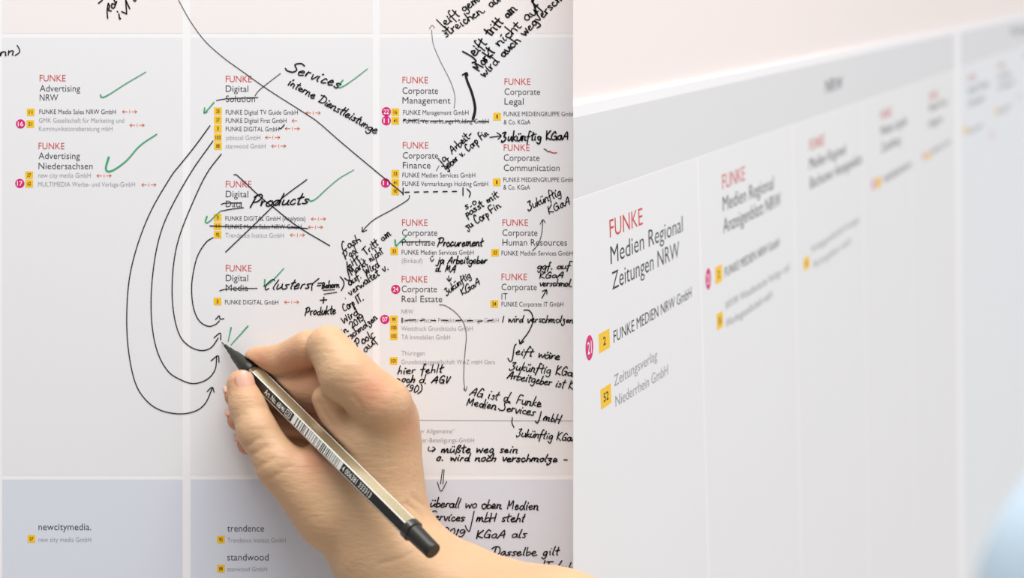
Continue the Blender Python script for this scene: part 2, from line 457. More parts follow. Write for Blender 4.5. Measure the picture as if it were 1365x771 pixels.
FSQ = [('2', (798.2, 445), (812.5, 438.6), (812.5, 463.8), (798.2, 471.5)), ('52', (800.3, 518.8), (813.9, 512.3), (815, 537.7), (801, 546)),
       ('2', (953, 356.5), (962.3, 352.3), (962.6, 375), (953.6, 379.5)), ('51', (955, 418.5), (963.2, 415), (963.8, 436), (955.8, 440.6)),
       ('6', (1071, 344.5), (1078.5, 341), (1079, 357.5), (1071.4, 361)), ('2', (1167.8, 237.5), (1174, 234.5), (1174.2, 249), (1168, 252)), ('4', (1235, 203.5), (1239.5, 201.5), (1239.7, 212), (1235.2, 214))]
FSQ2 = [('7', (1285, 170), (1289, 168), (1289, 177), (1285, 179)), ('8', (1327, 146), (1330, 144.5), (1330, 152), (1327, 153.5))]
FRD = [('21', (785.5, 463.8), 17), ('21', (944, 372), 14.5), ('21', (1164, 246), 8), ('25', (1231, 208.5), 6.5)]
FRD2 = [('27', (1322, 180), 6), ('12', (1358, 130), 5)]

HT, LT, NT = -0.004, -0.008, 0.008
want = [('H', 0.0), ('Art. No. 68/46', 0.004), ('4 006381 333313', 0.004), ('CE', 0.004)]
for x, ls in HEAD: want += [(s, HT) for s, *_ in ls]
want += [(r[0], LT if r[4] == GY else HT) for r in ROWS] + [(s, NT) for s, *_ in SQ + RD + FSQ + FRD + FSQ2 + FRD2] + [(r[0], HT) for r in FAR + FAR2]
type_all(want)
CAP = _glyphs[('H', 0.0)][0][:, 1].max()

px = D0 / F
for x, ls in HEAD:
    for s, y, wd in ls:
        red = s == 'FUNKE'
        set_type('red_heading' if red else 'chart_heading', FRONT, s, g(x, y), g(x + wd, y + .1), (8.6 if len(ls) > 1 else 9) * px, M[RED if red else TTL], chart, HT)
for s, x, y, wd, tone in ROWS:
    set_type('company_name', FRONT, s, g(x, y), g(x + wd, y + .15), 6.1 * px, M[tone], chart, LT if tone == GY else HT)


def disc(c, ru, rv, n=28):
    return [(c[0] + ru * math.cos(2 * math.pi * k / n), c[1] + rv * math.sin(2 * math.pi * k / n)) for k in range(n)]


def badge(plane, s, poly, parent, name, m, nm, wide, cap, thin=NT):
    poly = np.asarray(poly, float); c = poly.mean(0)
    o = mesh_obj(name, plane.at(poly, 0.0001), [tuple(range(len(poly)))], m, parent, origin=plane.at([c], 0.0001)[0])
    set_type('badge_number', plane, s, (c[0] - wide / 2, c[1] + cap / 2), (c[0] + wide / 2, c[1] + cap / 2), cap, nm, o, thin, 0.00016)
    return o


for s, x, y in SQ:
    badge(FRONT, s, gr(x - 5.1, y - 5, x + 5.1, y + 5), chart, 'number_badge', M['yellow'], M['black'], (1.6 if s == '1' else 2.4 + 2.3 * (len(s) - 1)) * px, 4.6 * px)
for s, x, y in RD:
    badge(FRONT, s, disc(g(x, y), 6.2 * px, 6.2 * px), chart, 'round_badge', M['pink'], M['numw'], 7.2 * px, 6 * px, NT)

ARW = [(163.3, 149), (173.3, 167), (129.3, 234.5), (189, 246.5), (408, 150.5), (380.2, 171.5), (354, 183.3), (362, 194.8), (415, 292), (411, 303), (387, 313.5), (379.3, 403)]


def small_arrow(x, y, s):
    return [[(x, y), (x + s * 6.5, y)], [(x + s * 4.2, y - 2), (x + s * 6.6, y)], [(x + s * 4.2, y + 2), (x + s * 6.6, y)]]


for x, y in ARW:
    line('arrow_pair', FRONT, small_arrow(x + 6.6, y, -1) + [[(x + 9.6, y - 2), (x + 9.6, y + 2)]] + small_arrow(x + 12.4, y, 1), 0.85, chart, M['orange'], lift=0.00012)
line('arrow_pair', FRONT, small_arrow(396, 161, -1), 0.85, chart, M['orange'], lift=0.00012)
line('printed_rule', FRONT, [[(508, 560.3), (763.5, 561.5)]], 0.7, chart, M['rule'], lift=0.00012)

# handwriting
N = lambda s, x0, y0, x1, y1, xh, w=1.9, **k: note(FRONT, s, x0, y0, x1, y1, xh, w, chart, **k)
N('Services', 384, 94.5, 452, 118, 7.6, 2.1, slant=.28)
N('interne Dienstleistunge', 383, 112.5, 501, 178.5, 6.0, 1.9)
N('Products', 334, 275.5, 411, 271.5, 7.4, 2.1, slant=.35)
N('Clusters(=', 351, 386, 428, 384.5, 6.6, 1.9, slant=.4)
N('Behörn'.replace('ö', 'o'), 429, 384.5, 453, 383, 4.2, 1.8)
line('ink_bracket', FRONT, [[(453.5, 369), (457.5, 374), (458.5, 380), (455, 387.5)]], 1.6, chart)
line('ink_underline', FRONT, [[(431, 387.3), (446, 386.4)], [(432, 392.3), (449, 389.8)]], 1.2, chart)
line('ink_plus', FRONT, [[(427, 400.4), (435.5, 399.8)], [(431.8, 396.4), (431, 404.2)]], 1.7, chart)
N('Produkte', 407, 420.5, 448, 418.5, 5.6, 1.9)
CASH = [('Cash', 457, 335, 482, 322, 6.0), ('Pool', 461, 346, 478, 336.5, 5.6), ('eift. Tritt am', 466, 358, 522, 312.5, 5.2), ('Markt nicht', 469, 367, 512, 337, 5.0),
        ('auf. Wird', 466, 380.5, 507, 354, 5.2), ('. verwaltet v.', 460, 399, 519, 357.5, 5.0), ('Corp IT.', 459, 415, 486, 399.5, 5.4), ('Wird', 458, 432, 479, 418, 5.0),
        ('in 2019', 457, 446.5, 487, 425.5, 4.8), ('verschmolzen', 457, 460, 504, 425, 5.0), ('in Pool', 465, 471, 496, 450.5, 5.4), ('- auf', 476, 480.5, 505, 452.5, 5.6)]
for s, x0, y0, x1, y1, xh in CASH: N(s, x0, y0, x1, y1, xh, 1.75, slant=.05)
line('ink_stroke', FRONT, [[(462.5, 349), (463.5, 361), (466, 371), (464, 374), (459.5, 371)]], 1.7, chart)
TOP = [('Jeift gem', 589, 38, 640, 0.5, 6.4, 1.9), ('streichen. au', 594.5, 49.5, 668, 1, 6.6, 1.9), ('Jeift', 628, 80, 650, 57, 7.2, 2.2), ('tritt am', 654.5, 49, 690, 11.5, 7.6, 2.3),
       ('Markt', 638, 95.5, 661, 69, 7.0, 2.4), ('nicht auf', 666, 62, 724, 9, 7.0, 2.1), ('wird auch wegverschl.', 645, 103.5, 756, -8, 6.4, 2.1)]
for s, x0, y0, x1, y1, xh, w in TOP: N(s, x0, y0, x1, y1, xh, w, slant=-.15)
line('ink_stroke', FRONT, [[(708, -4), (716.5, 20)]], 2.2, chart)
N('zukünftig KGaA'.replace('z', 'Z', 1), 669, 188, 759, 186, 6.2, 2.2, slant=.1)
line('ink_arrow', FRONT, [[(653, 183.2), (668, 181.2)], [(662.5, 177), (668, 181), (664, 185.5)]], 1.5, chart)
for s, x0, y0, x1, y1, xh in [('ja.', 588, 219, 600, 209, 5.4), ('Arbeit-', 603, 205, 631, 180.5, 5.6), ('geber v. Corp Fin', 594.5, 227, 652, 178.5, 5.2), ('s.o.', 620.6, 279, 641, 269, 5.2),
                              ('passt mit', 622, 289.5, 666, 261.5, 5.2), ('zu Corp', 622.5, 306, 653, 287.5, 5.6), ('Fin', 654.5, 284.5, 669, 275, 5.4)]:
    N(s, x0, y0, x1, y1, xh, 1.75, slant=-.05)
N('Zukünftig', 705, 280, 749, 259.5, 5.8, 1.7); N('KGaA', 732, 285.5, 762, 270.5, 5.4, 1.7)
N('Procurement', 584, 328.5, 644, 328, 5.8, 1.9); N('ja Arbeitgeber', 583, 351.5, 649, 351.3, 5.2, 1.8); N('d. MA', 580, 361.8, 608, 363.3, 5.2, 1.8)
line('ink_arrow', FRONT, [[(573.5, 344), (575.5, 348.5), (578.5, 345.5)], [(575, 342.5), (577.5, 341.5)]], 1.2, chart)
line('ink_arrow', FRONT, [[(598, 368), (599, 374.5)], [(595.8, 371.5), (599, 375.2), (601.5, 371)]], 1.3, chart)
N('Zukünftig', 595.5, 393.5, 628.5, 369, 4.8, 1.6); N('KGaA', 616, 394, 641.5, 377.5, 4.6, 1.6)
N('ggf. auf', 716, 359.3, 760.5, 358.3, 4.8, 1.7); N('KGaA', 719, 371.4, 752, 370.2, 4.3, 1.7); N('verschmol.', 719, 381.5, 763, 382, 4.8, 1.8)
line('ink_arrow', FRONT, [[(722.3, 397.5), (728, 387.5)], [(723, 388.5), (728.4, 386.6), (729, 392)]], 1.4, chart)
N('| wird verschmolzen', 669, 429.6, 765, 430.6, 5.0, 1.7)
line('strike_line', FRONT, [[(536, 424), (536, 430)], [(541, 427.3), (554, 426.4)], [(560, 427.5), (566, 426.6)], [(575, 427.2), (581, 427.6)], [(589, 427), (597, 427.2)], [(608, 427.6), (615, 427)],
                            [(623, 427.6), (630, 427.6)], [(637, 428.6), (643, 427.8)], [(650, 428), (657, 426.8)]], 1.3, chart)
N('eift wäre', 687, 472.5, 746, 480, 5.6, 1.8); N('Zukünftig KGaA', 680, 492.5, 772, 503, 6.0, 1.8); N('Arbeitgeber ist K', 676, 504.5, 764, 519.5, 5.6, 1.8)
line('ink_stroke', FRONT, [[(688, 459), (685.5, 463), (683, 479), (680, 482), (677, 478)]], 1.6, chart)
N('hier fehlt', 530, 499, 590.5, 496.5, 5.4, 1.8); N('noch d. AGV', 528, 509.5, 600, 511.5, 5.2, 1.9); N('(90)', 540, 521.5, 562, 523.5, 5.0, 1.8)
N('AG ist d. Funke', 625.7, 527, 721, 543.3, 6.2, 1.8); N('Medien Services', 621.7, 540, 713, 554.5, 5.8, 1.9); N('mbH', 724, 560, 747, 565, 5.6, 1.9)
line('ink_stroke', FRONT, [[(721.5, 549), (719.5, 557), (716.5, 564), (713.5, 562)]], 1.7, chart)
line('ink_stroke', FRONT, [[(683, 557), (682.5, 564), (685, 570)]], 1.5, chart)
N('Zukünftig KGaA', 688.5, 581.5, 770, 589.5, 5.6, 1.8)
line('ink_arrow', FRONT, [[(572, 596), (570.8, 600), (574, 601.5), (580, 599)], [(577, 596), (580.3, 598.8), (576.5, 602.5)]], 1.3, chart)
N('müßte weg sein', 588, 603.5, 691, 603.8, 5.4, 2.0); N('o. wird noch verschmolze -', 581.5, 614, 756, 616.5, 5.2, 2.0)
line('ink_arrow', FRONT, [[(589.8, 626.5), (587.2, 645.5)], [(592, 626.5), (590.5, 645.5)], [(583, 643), (588, 655), (595.5, 642.3)]], 1.1, chart)
N('überall wo oben Medien', 573, 676, 718, 680, 6.2, 1.9); N('Services', 571, 693.5, 619.5, 695, 5.8, 1.9); N('mbH steht', 634.6, 695.5, 700, 695.8, 6.0, 1.9)
line('ink_stroke', FRONT, [[(632, 682), (629, 696), (626, 708), (622.5, 706), (620.3, 701)]], 1.5, chart)
N('2019', 589, 713, 619.5, 716.5, 5.6, 1.9); N('KGaA als', 634.6, 718, 702, 717, 5.8, 1.9); N('Dasselbe gilt', 655, 741, 745.5, 740.5, 5.8, 1.9); N('IT /mbH', 722, 758, 772, 762.5, 5.6, 1.9)
N('enn)', -9, 75.5, 27, 72.5, 6.0, 1.9)
line('handwritten_note', FRONT, [[(131.5, 4.3), (136.5, .3)], [(144.4, 4.5), (143, 14.6), (143.6, 24.3)], [(144.4, 4.5), (146.3, 8), (145, 13.6), (148.3, 14.6)],
                                 [(155.7, 2), (153.7, 6), (149.5, 5), (149, 9.8), (151.8, 10.7), (154, 5), (151, -3)], [(167.7, -1), (168.5, 12), (169, 18.5)], [(167.7, 0), (173, 11.6)],
                                 [(169, 18.5), (162.5, 15.6)], [(158.6, 18.5), (159.6, 25.2), (160.8, 24.5)], [(156.4, 15.4), (157, 15.8)], [(178, 0), (180, 1.6), (181.4, 0)]], 1.9, chart)

# long arrows and strikes
line('ink_line', FRONT, [[(238, 0), (254, 28.6), (273.6, 55), (298, 77), (320, 93), (358, 120), (405, 150), (425, 163.7), (454, 189), (500, 227.5), (538, 258.6)]], 1.25, chart, taper=(.7, 1.1))
line('ink_arrow', FRONT, [[(546, 260.6), (543, 267), (522, 280), (500, 292), (489, 301.5), (483, 309)], [(483.3, 303), (483, 309), (489, 307)]], 1.2, chart)
ARC = [([(280, 167.6), (260, 195), (240, 220), (227.7, 236), (202, 280), (184, 325), (172.5, 372), (169, 425), (172, 472), (181, 512), (196, 535), (215, 547.5), (240, 552), (261, 548), (274, 537.5), (283, 518)], [(276.3, 522), (283, 516.5), (285.5, 523)]),
       ([(284, 188), (254.6, 230), (226.7, 280), (213, 315), (205, 355), (201.5, 400), (203.5, 440), (211, 472), (224, 495), (240, 506), (258, 511.6), (276, 506), (286.7, 493), (289, 475)], [(281.5, 481), (290.6, 474.5), (292, 483)]),
       ([(295, 205.5), (276, 231), (259.5, 264.5), (241, 310), (232.5, 345), (229.5, 385), (232, 420), (240, 448), (253, 462), (268.5, 467.5), (281.5, 463.6), (291, 451)], [(285.4, 450.5), (293.6, 444.2), (294.4, 453)]),
       ([(284, 317), (275, 323), (265, 338), (259.5, 355), (255.6, 380.6), (257.5, 408), (265, 427), (277, 435), (286.7, 433), (292.5, 428)], [(287.5, 426), (292.2, 421.2), (293.5, 425.5), (298.5, 425)])]
for a, b in ARC: line('curved_arrow', FRONT, [a, b], 1.45, chart)
line('crossing_out', FRONT, [[(312, 233), (318, 235.5), (347, 262.5), (366.5, 278), (396, 301.5), (439.5, 327.7)], [(409, 239.6), (374, 266), (337, 301.5), (301, 336)]], 1.45, chart)
line('strike_line', FRONT, [[(295, 272.5), (301, 271), (322, 270.5)], [(295.5, 281.4), (308, 279), (324.7, 277)]], 1.3, chart)
line('strike_line', FRONT, [[(280, 301.3), (292, 301.8), (327, 302.2), (376, 302.6), (410, 304.8)]], 1.5, chart)
line('strike_line', FRONT, [[(288.6, 134), (304, 131.6), (344, 130)]], 1.2, chart)
line('ink_line', FRONT, [[(340, 127.7), (345, 121), (357, 111), (374, 98)]], 1.0, chart)
line('strike_line', FRONT, [[(293, 387.8), (304, 385.5), (342.7, 384.5)]], 1.25, chart)
line('tick_mark', FRONT, [[(372.3, 170.5), (374.3, 171.6), (379, 166.5)]], 1.5, chart)
line('strike_line', FRONT, [[(537.5, 160.5), (541, 159.6)], [(543, 161), (556, 160)], [(560, 161), (570, 161)], [(574, 161.6), (590, 161)], [(594, 162), (612, 161)], [(616, 162), (634, 161.4)], [(638, 162), (651.5, 162.3)]], 1.3, chart)
line('strike_line', FRONT, [[(533.5, 322.8), (550, 322.6), (573.5, 322.3)]], 1.25, chart)
line('strike_line', FRONT, [[(537.5, 251), (537.2, 259.5)]] + [[(540 + 12.6 * i, 256.4 - .2 * i), (545.5 + 12.6 * i, 256.2 - .2 * i)] for i in range(6)] + [[(617.2, 250.5), (617.2, 260.6)], [(622.6, 252), (627, 257), (625.6, 262.6)]], 1.6, chart)
line('ink_arrow', FRONT, [[(605.3, 144.6), (606.5, 128.5), (600.5, 108.5), (586.5, 80.5), (577.5, 58.3), (575.4, 40)], [(572.4, 38.2), (576, 33.8), (579.4, 37.2)]], 0.75, chart, M['thin'])
line('thick_arrow', FRONT, [[(630.6, 158.5), (633.2, 148), (632.6, 138), (628.6, 122.6), (623, 108.5), (620.5, 99)]], 3.6, chart, taper=(1.05, .9), label='thick black arrow')
line('thick_arrow', FRONT, [[(616.6, 100), (622, 97), (623.6, 100.5)]], 2.0, chart)
line('ink_arrow', FRONT, [[(585.5, 406.4), (594.5, 408), (608.5, 418), (618.5, 432), (621.6, 448), (620.2, 466), (618.6, 486.5), (618.2, 506.5), (620, 520)], [(618, 518), (620.6, 521.6), (622.6, 515.6)]], 0.95, chart, M['thin'])
line('ink_arrow', FRONT, [[(710, 334.6), (718, 324.5), (722.3, 310), (723.5, 294)], [(720, 299), (723.7, 293), (727, 297)]], 1.0, chart)
line('ink_arrow', FRONT, [[(698.6, 413.7), (705, 414), (709.5, 420), (710, 430), (705, 442), (696, 454.3), (693, 458.3)], [(692, 453.3), (693.4, 458.7), (698, 455.3)]], 1.6, chart)
line('ink_line', FRONT, [[(581.8, 227.6), (585.3, 221)]], 0.9, chart, M['thin'])
line('ink_squiggle', FRONT, [[(725.2, 198.6), (728, 200), (730, 202), (733, 202)]], 1.4, chart, M['thin'])
line('ink_squiggle', FRONT, [[(733, 202.3), (738, 204), (742, 203.6)]], 1.4, chart, M['red'], label='short red pen squiggle')
for q, w in [([[(134.3, 126.5), (134.7, 129), (138.5, 129.5), (148, 124.5), (167.3, 112), (194.6, 96)]], 1.7), ([[(145, 210), (142, 220), (141.4, 226), (145, 228.8), (153.7, 225.5), (169.3, 213.7), (186.8, 194.2), (209, 179)]], 2.4),
             ([[(285.3, 136.5), (278, 145.2), (272.3, 150.5)], [(273, 144), (272.2, 150.6), (277, 149)]], 1.5), ([[(457, 107), (451, 115.6), (456, 116), (469.6, 107.3), (490, 91.7)]], 1.6),
             ([[(410.3, 266.4), (415, 268), (422, 264.5), (434.6, 252.8), (452, 238.2), (471.6, 226.6)]], 1.5), ([[(276, 288.8), (274, 295.6), (277.5, 296.6), (287, 288), (294.5, 281)]], 1.8),
             ([[(353.2, 373), (352.6, 381)], [(352, 381.6), (362.6, 374.8), (378.6, 357.7)]], 1.8), ([[(308.2, 437), (304.2, 455)], [(330.5, 435), (308, 460)]], 1.6), ([[(526.7, 320.2), (527.8, 327.8), (532, 324), (543.2, 313)]], 1.9)]:
    line('green_check_mark', FRONT, q, w, chart, M['green'], taper=(1.25, .7), lift=0.00018)

# ------------------------------------------------------------------ charts two and three: the run that recedes
def su(x, y): return SIDE.uv(x, y)


vt = np.mean([su(764, 143)[1], su(1127, 67)[1], su(1270, 38)[1]])
vi = np.mean([su(764, 156)[1], su(1270, 46)[1]])
vh = np.mean([su(764, 265)[1], su(930, 208)[1], su(1060, 166)[1]])
VB = 0.80
ud = [np.mean([su(x0, y0)[0], su(x1, y1)[0]]) for x0, y0, x1, y1 in ((930, 208, 945, 771), (1058, 165, 1067, 771), (1150, 130, 1158, 771), (1214, 115, 1219, 771))]
ut0 = np.mean([su(1272.5, 60)[0], su(1278, 771)[0]]); ut1 = np.mean([su(1281, 60)[0], su(1285, 771)[0]])
um = (ut0 + ut1) / 2
pos = SIDE.at([(0.3, VB)], 0)[0]
chart2 = empty('wall_chart', pos, 'grey-banded organisation chart on the slanting wall, beside the scribbled one, with legible headings', 'chart', 'charts on the slanting wall')
pos = SIDE.at([(um + .5, VB)], 0)[0]
chart3 = empty('wall_chart', pos, 'farthest, very blurred chart panel beyond the thick white joint on the slanting wall', 'chart', 'charts on the slanting wall')
hw = 0.0016
p2 = [(seam(rect(-0.2, vt, um - .0004, VB)), 0, 0.002, 0), (seam(rect(-0.2, vi, ut0, vh)), 0.00005, 0.00002, 1)]
edges = [-0.2] + ud + [ut0]
for i in range(len(edges) - 1):
    a = edges[i] + (hw if i else 0); b = edges[i + 1] - (hw if i < len(edges) - 2 else 0)
    p2.append((seam(rect(a, vh + (0.0006), b, VB - .02)), 0.00005, 0.00002, 2))
sheet('paper_sheet', SIDE, p2, [M['white'], M['band'], M['cell']], chart2)
p3 = [(rect(um + .0004, vt, 3.4, VB), 0, 0.002, 0), (rect(ut1, vi, 3.4, vh), 0.00005, 0.00002, 1)]
step = ud[2] - ud[1]
k = ut1
while k < 3.3:
    p3.append((rect(k + (hw if k > ut1 else 0), vh + .0006, min(k + step, 3.4) - hw, VB - .02), 0.00005, 0.00002, 2)); k += step
sheet('paper_sheet', SIDE, p3, [M['white'], M['band'], M['cool']], chart3)


def far_type(rows, parent):
    for s, a, b, cap, tone in rows:
        p, q = su(*a), su(*b)
        h = abs(su(a[0], a[1] - cap)[1] - p[1])
        q = np.array([q[0], p[1] + (q[1] - p[1]) * .5])
        nm = 'red_heading' if tone == RED else ('company_name' if tone in (LN, GY) else 'chart_heading')
        set_type(nm, SIDE, s, p, q, h, M[tone], parent, HT)


far_type(FAR, chart2); far_type(FAR2, chart3)
for rows, par in ((FSQ, chart2), (FSQ2, chart3)):
    for s, *q in rows:
        q = np.array([su(*p) for p in q]); lo, hi = q.min(0), q.max(0); c = (lo + hi) / 2
        wu = (q[1, 0] + q[2, 0] - q[0, 0] - q[3, 0]) / 4; wv = (q[2, 1] + q[3, 1] - q[0, 1] - q[1, 1]) / 4
        c = q.mean(0)
        badge(SIDE, s, rect(c[0] - wu, c[1] - wv, c[0] + wu, c[1] + wv), par, 'number_badge', M['yellow'], M['black'], wu * (0.5 + .45 * (len(s) - 1)), wv * .85)
for rows, par in ((FRD, chart2), (FRD2, chart3)):
    for s, c, r in rows:
        p = su(*c); rv = abs(su(c[0], c[1] + r)[1] - p[1])
        badge(SIDE, s, disc(p, rv, rv), par, 'round_badge', M['pink'], M['numw'], rv * 1.05, rv * .95)
# ------------------------------------------------------------------ the pen
def at3(x, y, h):
    """chart pixel and height above the facing chart (mm) -> world metres"""
    k = (D0 - h / 1000) / F
    return np.array([(x - CX) * k, -h / 1000, EYE - (y - CY) * k])


TIP, END = at3(295.5, 456.5, 0.4), at3(578, 736, 84)
AX = END - TIP; PLEN = np.linalg.norm(AX); AX /= PLEN
_cv = np.array([0, -D0, EYE]) - (TIP + END) / 2
_fy = _cv - (_cv @ AX) * AX; _fy /= np.linalg.norm(_fy)          # across the barrel, towards the reader of its print
_fx = np.cross(AX, _fy); _fx = _fx if _fx[2] < 0 else -_fx       # across the barrel, towards the thumb
ROLL = math.radians(26)
PN = math.cos(ROLL) * _fy + math.sin(ROLL) * _fx                 # normal of the printed face
PT = math.cos(ROLL) * _fx - math.sin(ROLL) * _fy                 # across the printed face, towards the thumb


def turned(prof, n, phase=0.0):
    v, f = [], []
    for s, r in prof:
        for k in range(n):
            a = phase + 2 * math.pi * k / n
            v.append(TIP + AX * s + (PN * math.cos(a) + PT * math.sin(a)) * r)
    for i in range(len(prof) - 1):
        for k in range(n):
            f.append((i * n + k, i * n + (k + 1) % n, (i + 1) * n + (k + 1) % n, (i + 1) * n + k))
    f.append(tuple(range(n - 1, -1, -1))); f.append(tuple(range((len(prof) - 1) * n, len(prof) * n)))
    return v, f


mm = 0.001
pen_black = mat('pen_black_plastic', (34, 33, 30), 0.30, 0.5, 0.35)
pen_olive = mat('pen_olive_reflection', (186, 177, 146), 0.2, 0.6, 0.3, 0.85)  # olive colour stands in for reflections on the black barrel
pen_white = mat('pen_white_line', (236, 234, 226), 0.4)
pen_grip = mat('pen_grip_plastic', (44, 42, 37), 0.38, 0.4)
pen_metal = mat('pen_tip_metal', (62, 60, 56), 0.35, 0.5, 0, 0.5)

pen = empty('fineliner_pen', TIP + AX * .1, 'black hexagonal fineliner pen with white printed barcode, its tip touching the chart', 'pen')
RH = 4.45 * mm; BS, BE = 22 * mm, PLEN - 15.5 * mm
# barrel: six faces with white arrises; olive on one face and the chamfer paints in a reflection
v, f, ix = [], [], []
ap = RH * math.cos(math.pi / 6 - 0.065)
ring = []
for k in range(6):
    c = math.pi / 6 + k * math.pi / 3
    for da in (-0.065, 0.065): ring.append(c + da)
prof = [(BS, 0.62), (BS + 5 * mm, 1.0), (BE, 1.0)]
for s_, q in prof:
    for a in ring:
        v.append(TIP + AX * s_ + (PN * math.cos(a) + PT * math.sin(a)) * RH * q)
for i in range(len(prof) - 1):
    for k in range(12):
        f.append((i * 12 + k, i * 12 + (k + 1) % 12, (i + 1) * 12 + (k + 1) % 12, (i + 1) * 12 + k))
        if k % 2 == 0: ix.append(1 if i else 2)
        else: ix.append({0: 0, 1: 0, 2: 0, 3: 0, 4: 0, 5: 2}[((k + 1) // 2) % 6] if i else 2)
f += [tuple(range(11, -1, -1)), tuple(range(24, 36))]; ix += [0, 0]
ob = mesh_obj('barrel', v, f, [pen_black, pen_white, pen_olive], pen)
ob.data.polygons.foreach_set('material_index', ix); ob.data.update()
v, f = turned([(5.5 * mm, 0.9 * mm), (6 * mm, 1.25 * mm), (9 * mm, 1.6 * mm), (10 * mm, 2.1 * mm), (17 * mm, 3.2 * mm), (20 * mm, 3.75 * mm), (22.5 * mm, 3.9 * mm), (23.5 * mm, 3.5 * mm)], 32)
mesh_obj('grip_cone', v, f, pen_grip, pen, 2)
v, f = turned([(0, 0.22 * mm), (2.4 * mm, 0.26 * mm), (2.6 * mm, 0.7 * mm), (6.2 * mm, 1.0 * mm)], 20)
mesh_obj('nib', v, f, pen_metal, pen, 2)
v, f = turned([(BE - 1 * mm, 4.2 * mm), (BE - .6 * mm, 4.6 * mm), (BE + 2.2 * mm, 4.65 * mm), (BE + 2.5 * mm, 4.2 * mm)], 36)
mesh_obj('end_collar', v, f, pen_black, pen, 2)
v, f = turned([(BE + 2 * mm, 3.9 * mm), (BE + 13 * mm, 3.55 * mm), (PLEN - .5 * mm, 3.5 * mm), (PLEN, 3.2 * mm)], 36)
mesh_obj('end_plug', v, f, pen_grip, pen, 2)
PRINT = Plane(TIP + PN * ap, AX, PT, PN)


def on_pen(s): return s * mm


E0 = 48
def pen_type(s, s0, s1, cap):
    # runs down the barrel, its head away from the thumb
    set_type('barrel_print', PRINT, s, (s0 * mm, cap / 2 * mm), (s1 * mm, cap / 2 * mm), cap * mm, pen_white, pen, 0.004, 0.00006)


pen_type('Art. No. 68/46', 38.5, 53, 2.3)
pen_type('CE', 54.6, 56.6, 1.3)
v, f = [], []
for a, b in (((53.9, -1.3), (57.3, -1.3)), ((57.3, -1.3), (57.3, 1.3)), ((57.3, 1.3), (53.9, 1.3)), ((53.9, 1.3), (53.9, -1.3))):
    ribbon(np.array([a, b]) * mm, .3 * mm, v, f)
mesh_obj('barrel_print', PRINT.at(np.array(v), 0.00006), f, pen_white, pen)
v, f = [], []
rs = np.random.RandomState(5); s = 58.8
bars = [(s, 2.4)]; s += 3.0
while s < 91:
    w_ = rs.choice([.35, .5, .8, 1.1]); bars.append((s, w_)); s += w_ + rs.choice([.3, .4, .65])
bars.append((s, 2.2))
for a, w_ in bars:
    k = len(v); v += [(a * mm, -1.9 * mm), ((a + w_) * mm, -1.9 * mm), ((a + w_) * mm, 1.9 * mm), (a * mm, 1.9 * mm)]; f.append((k, k + 1, k + 2, k + 3))
mesh_obj('barcode', PRINT.at(np.array(v), 0.00006), f, pen_white, pen)
pen_type('4 006381 333313', s + 2.9, s + 22.5, 2.4)


# ------------------------------------------------------------------ the hand
def hm(x, y, h):
    p = at3(x, y, h); return np.array([p[0], p[2] - EYE, h / 1000]) * 1000   # mm: across, up, out of the chart


VOX = 0.9
lo = np.array([-135.0, -200.0, -2.0]); hi = np.array([125.0, 0.0, 128.0])
nx = ((hi - lo) / VOX).astype(int)
GX, GY_, GZ = (np.linspace(lo[i], lo[i] + VOX * (nx[i] - 1), nx[i], dtype=np.float32) for i in range(3))
GX = GX[:, None, None]; GY_ = GY_[None, :, None]; GZ = GZ[None, None, :]


def cone(a, b, ra, rb):
    a, b = np.asarray(a, np.float32), np.asarray(b, np.float32); d = b - a; dd = float(d @ d) or 1.0
    px_, py_, pz_ = GX - a[0], GY_ - a[1], GZ - a[2]
    t = np.clip((px_ * d[0] + py_ * d[1] + pz_ * d[2]) / dd, 0, 1)
    r = ra + (rb - ra) * t
    return np.sqrt((px_ - t * d[0]) ** 2 + (py_ - t * d[1]) ** 2 + (pz_ - t * d[2]) ** 2) - r


def smin(a, b, k):
    h = np.clip(0.5 + 0.5 * (b - a) / k, 0, 1); return b + (a - b) * h - k * h * (1 - h)


def chain(js, k=3.0):
    d = None
    for (p, ra), (q, rb) in zip(js[:-1], js[1:]):
        c = cone(p, q, ra, rb); d = c if d is None else smin(d, c, k)
    return d


J = lambda x, y, h, r: (hm(x, y, h), r)
INDEX = [J(343, 481, 9.5, 6.2), J(376, 481, 17, 7.0), J(412, 465, 26, 8.2)]
INDEX2 = [J(437, 462, 37, 9.0), J(462, 500, 42, 11.2), J(510, 540, 44, 12)]
MIDDLE = [J(316, 528, 8, 5.6), J(347, 523, 11, 7.0), J(424, 519, 19, 9.6), J(520, 556, 28, 11.5)]
RING = [J(319, 559, 7.5, 5.4), J(350, 557, 10, 6.4), J(425, 566, 13, 7.6), J(522, 584, 20, 11)]
LITTLE = [J(331, 592, 6.5, 5.0), J(362, 592, 8, 6.0), J(430, 604, 10, 7.2), J(520, 620, 14, 10)]
THUMB = [J(322, 513, 19.5, 6.5), J(331, 541, 23.5, 7.8), J(343, 575, 29, 8.3), J(374, 622, 33, 9.8), J(440, 690, 33, 13)]
WRIST = J(520, 744, 29, 18.5)
SKIN = None
palm = chain([J(510, 545, 39, 12.5), J(503, 640, 30, 15.5), WRIST], 8)
for js in ([J(517, 566, 28, 12), J(503, 650, 26, 15.5), WRIST], [J(522, 590, 20, 11), J(500, 660, 22, 15), WRIST], [J(505, 620, 14, 9), J(480, 690, 18, 13), WRIST],
           [J(440, 690, 33, 13), J(496, 724, 30, 15), WRIST], [J(400, 640, 32, 9), J(470, 590, 34, 10)], [J(450, 640, 30, 12.5), J(490, 600, 31, 13)], [J(425, 660, 32, 11.5), J(505, 690, 31, 16)]):
    palm = smin(palm, chain(js, 7), 8)
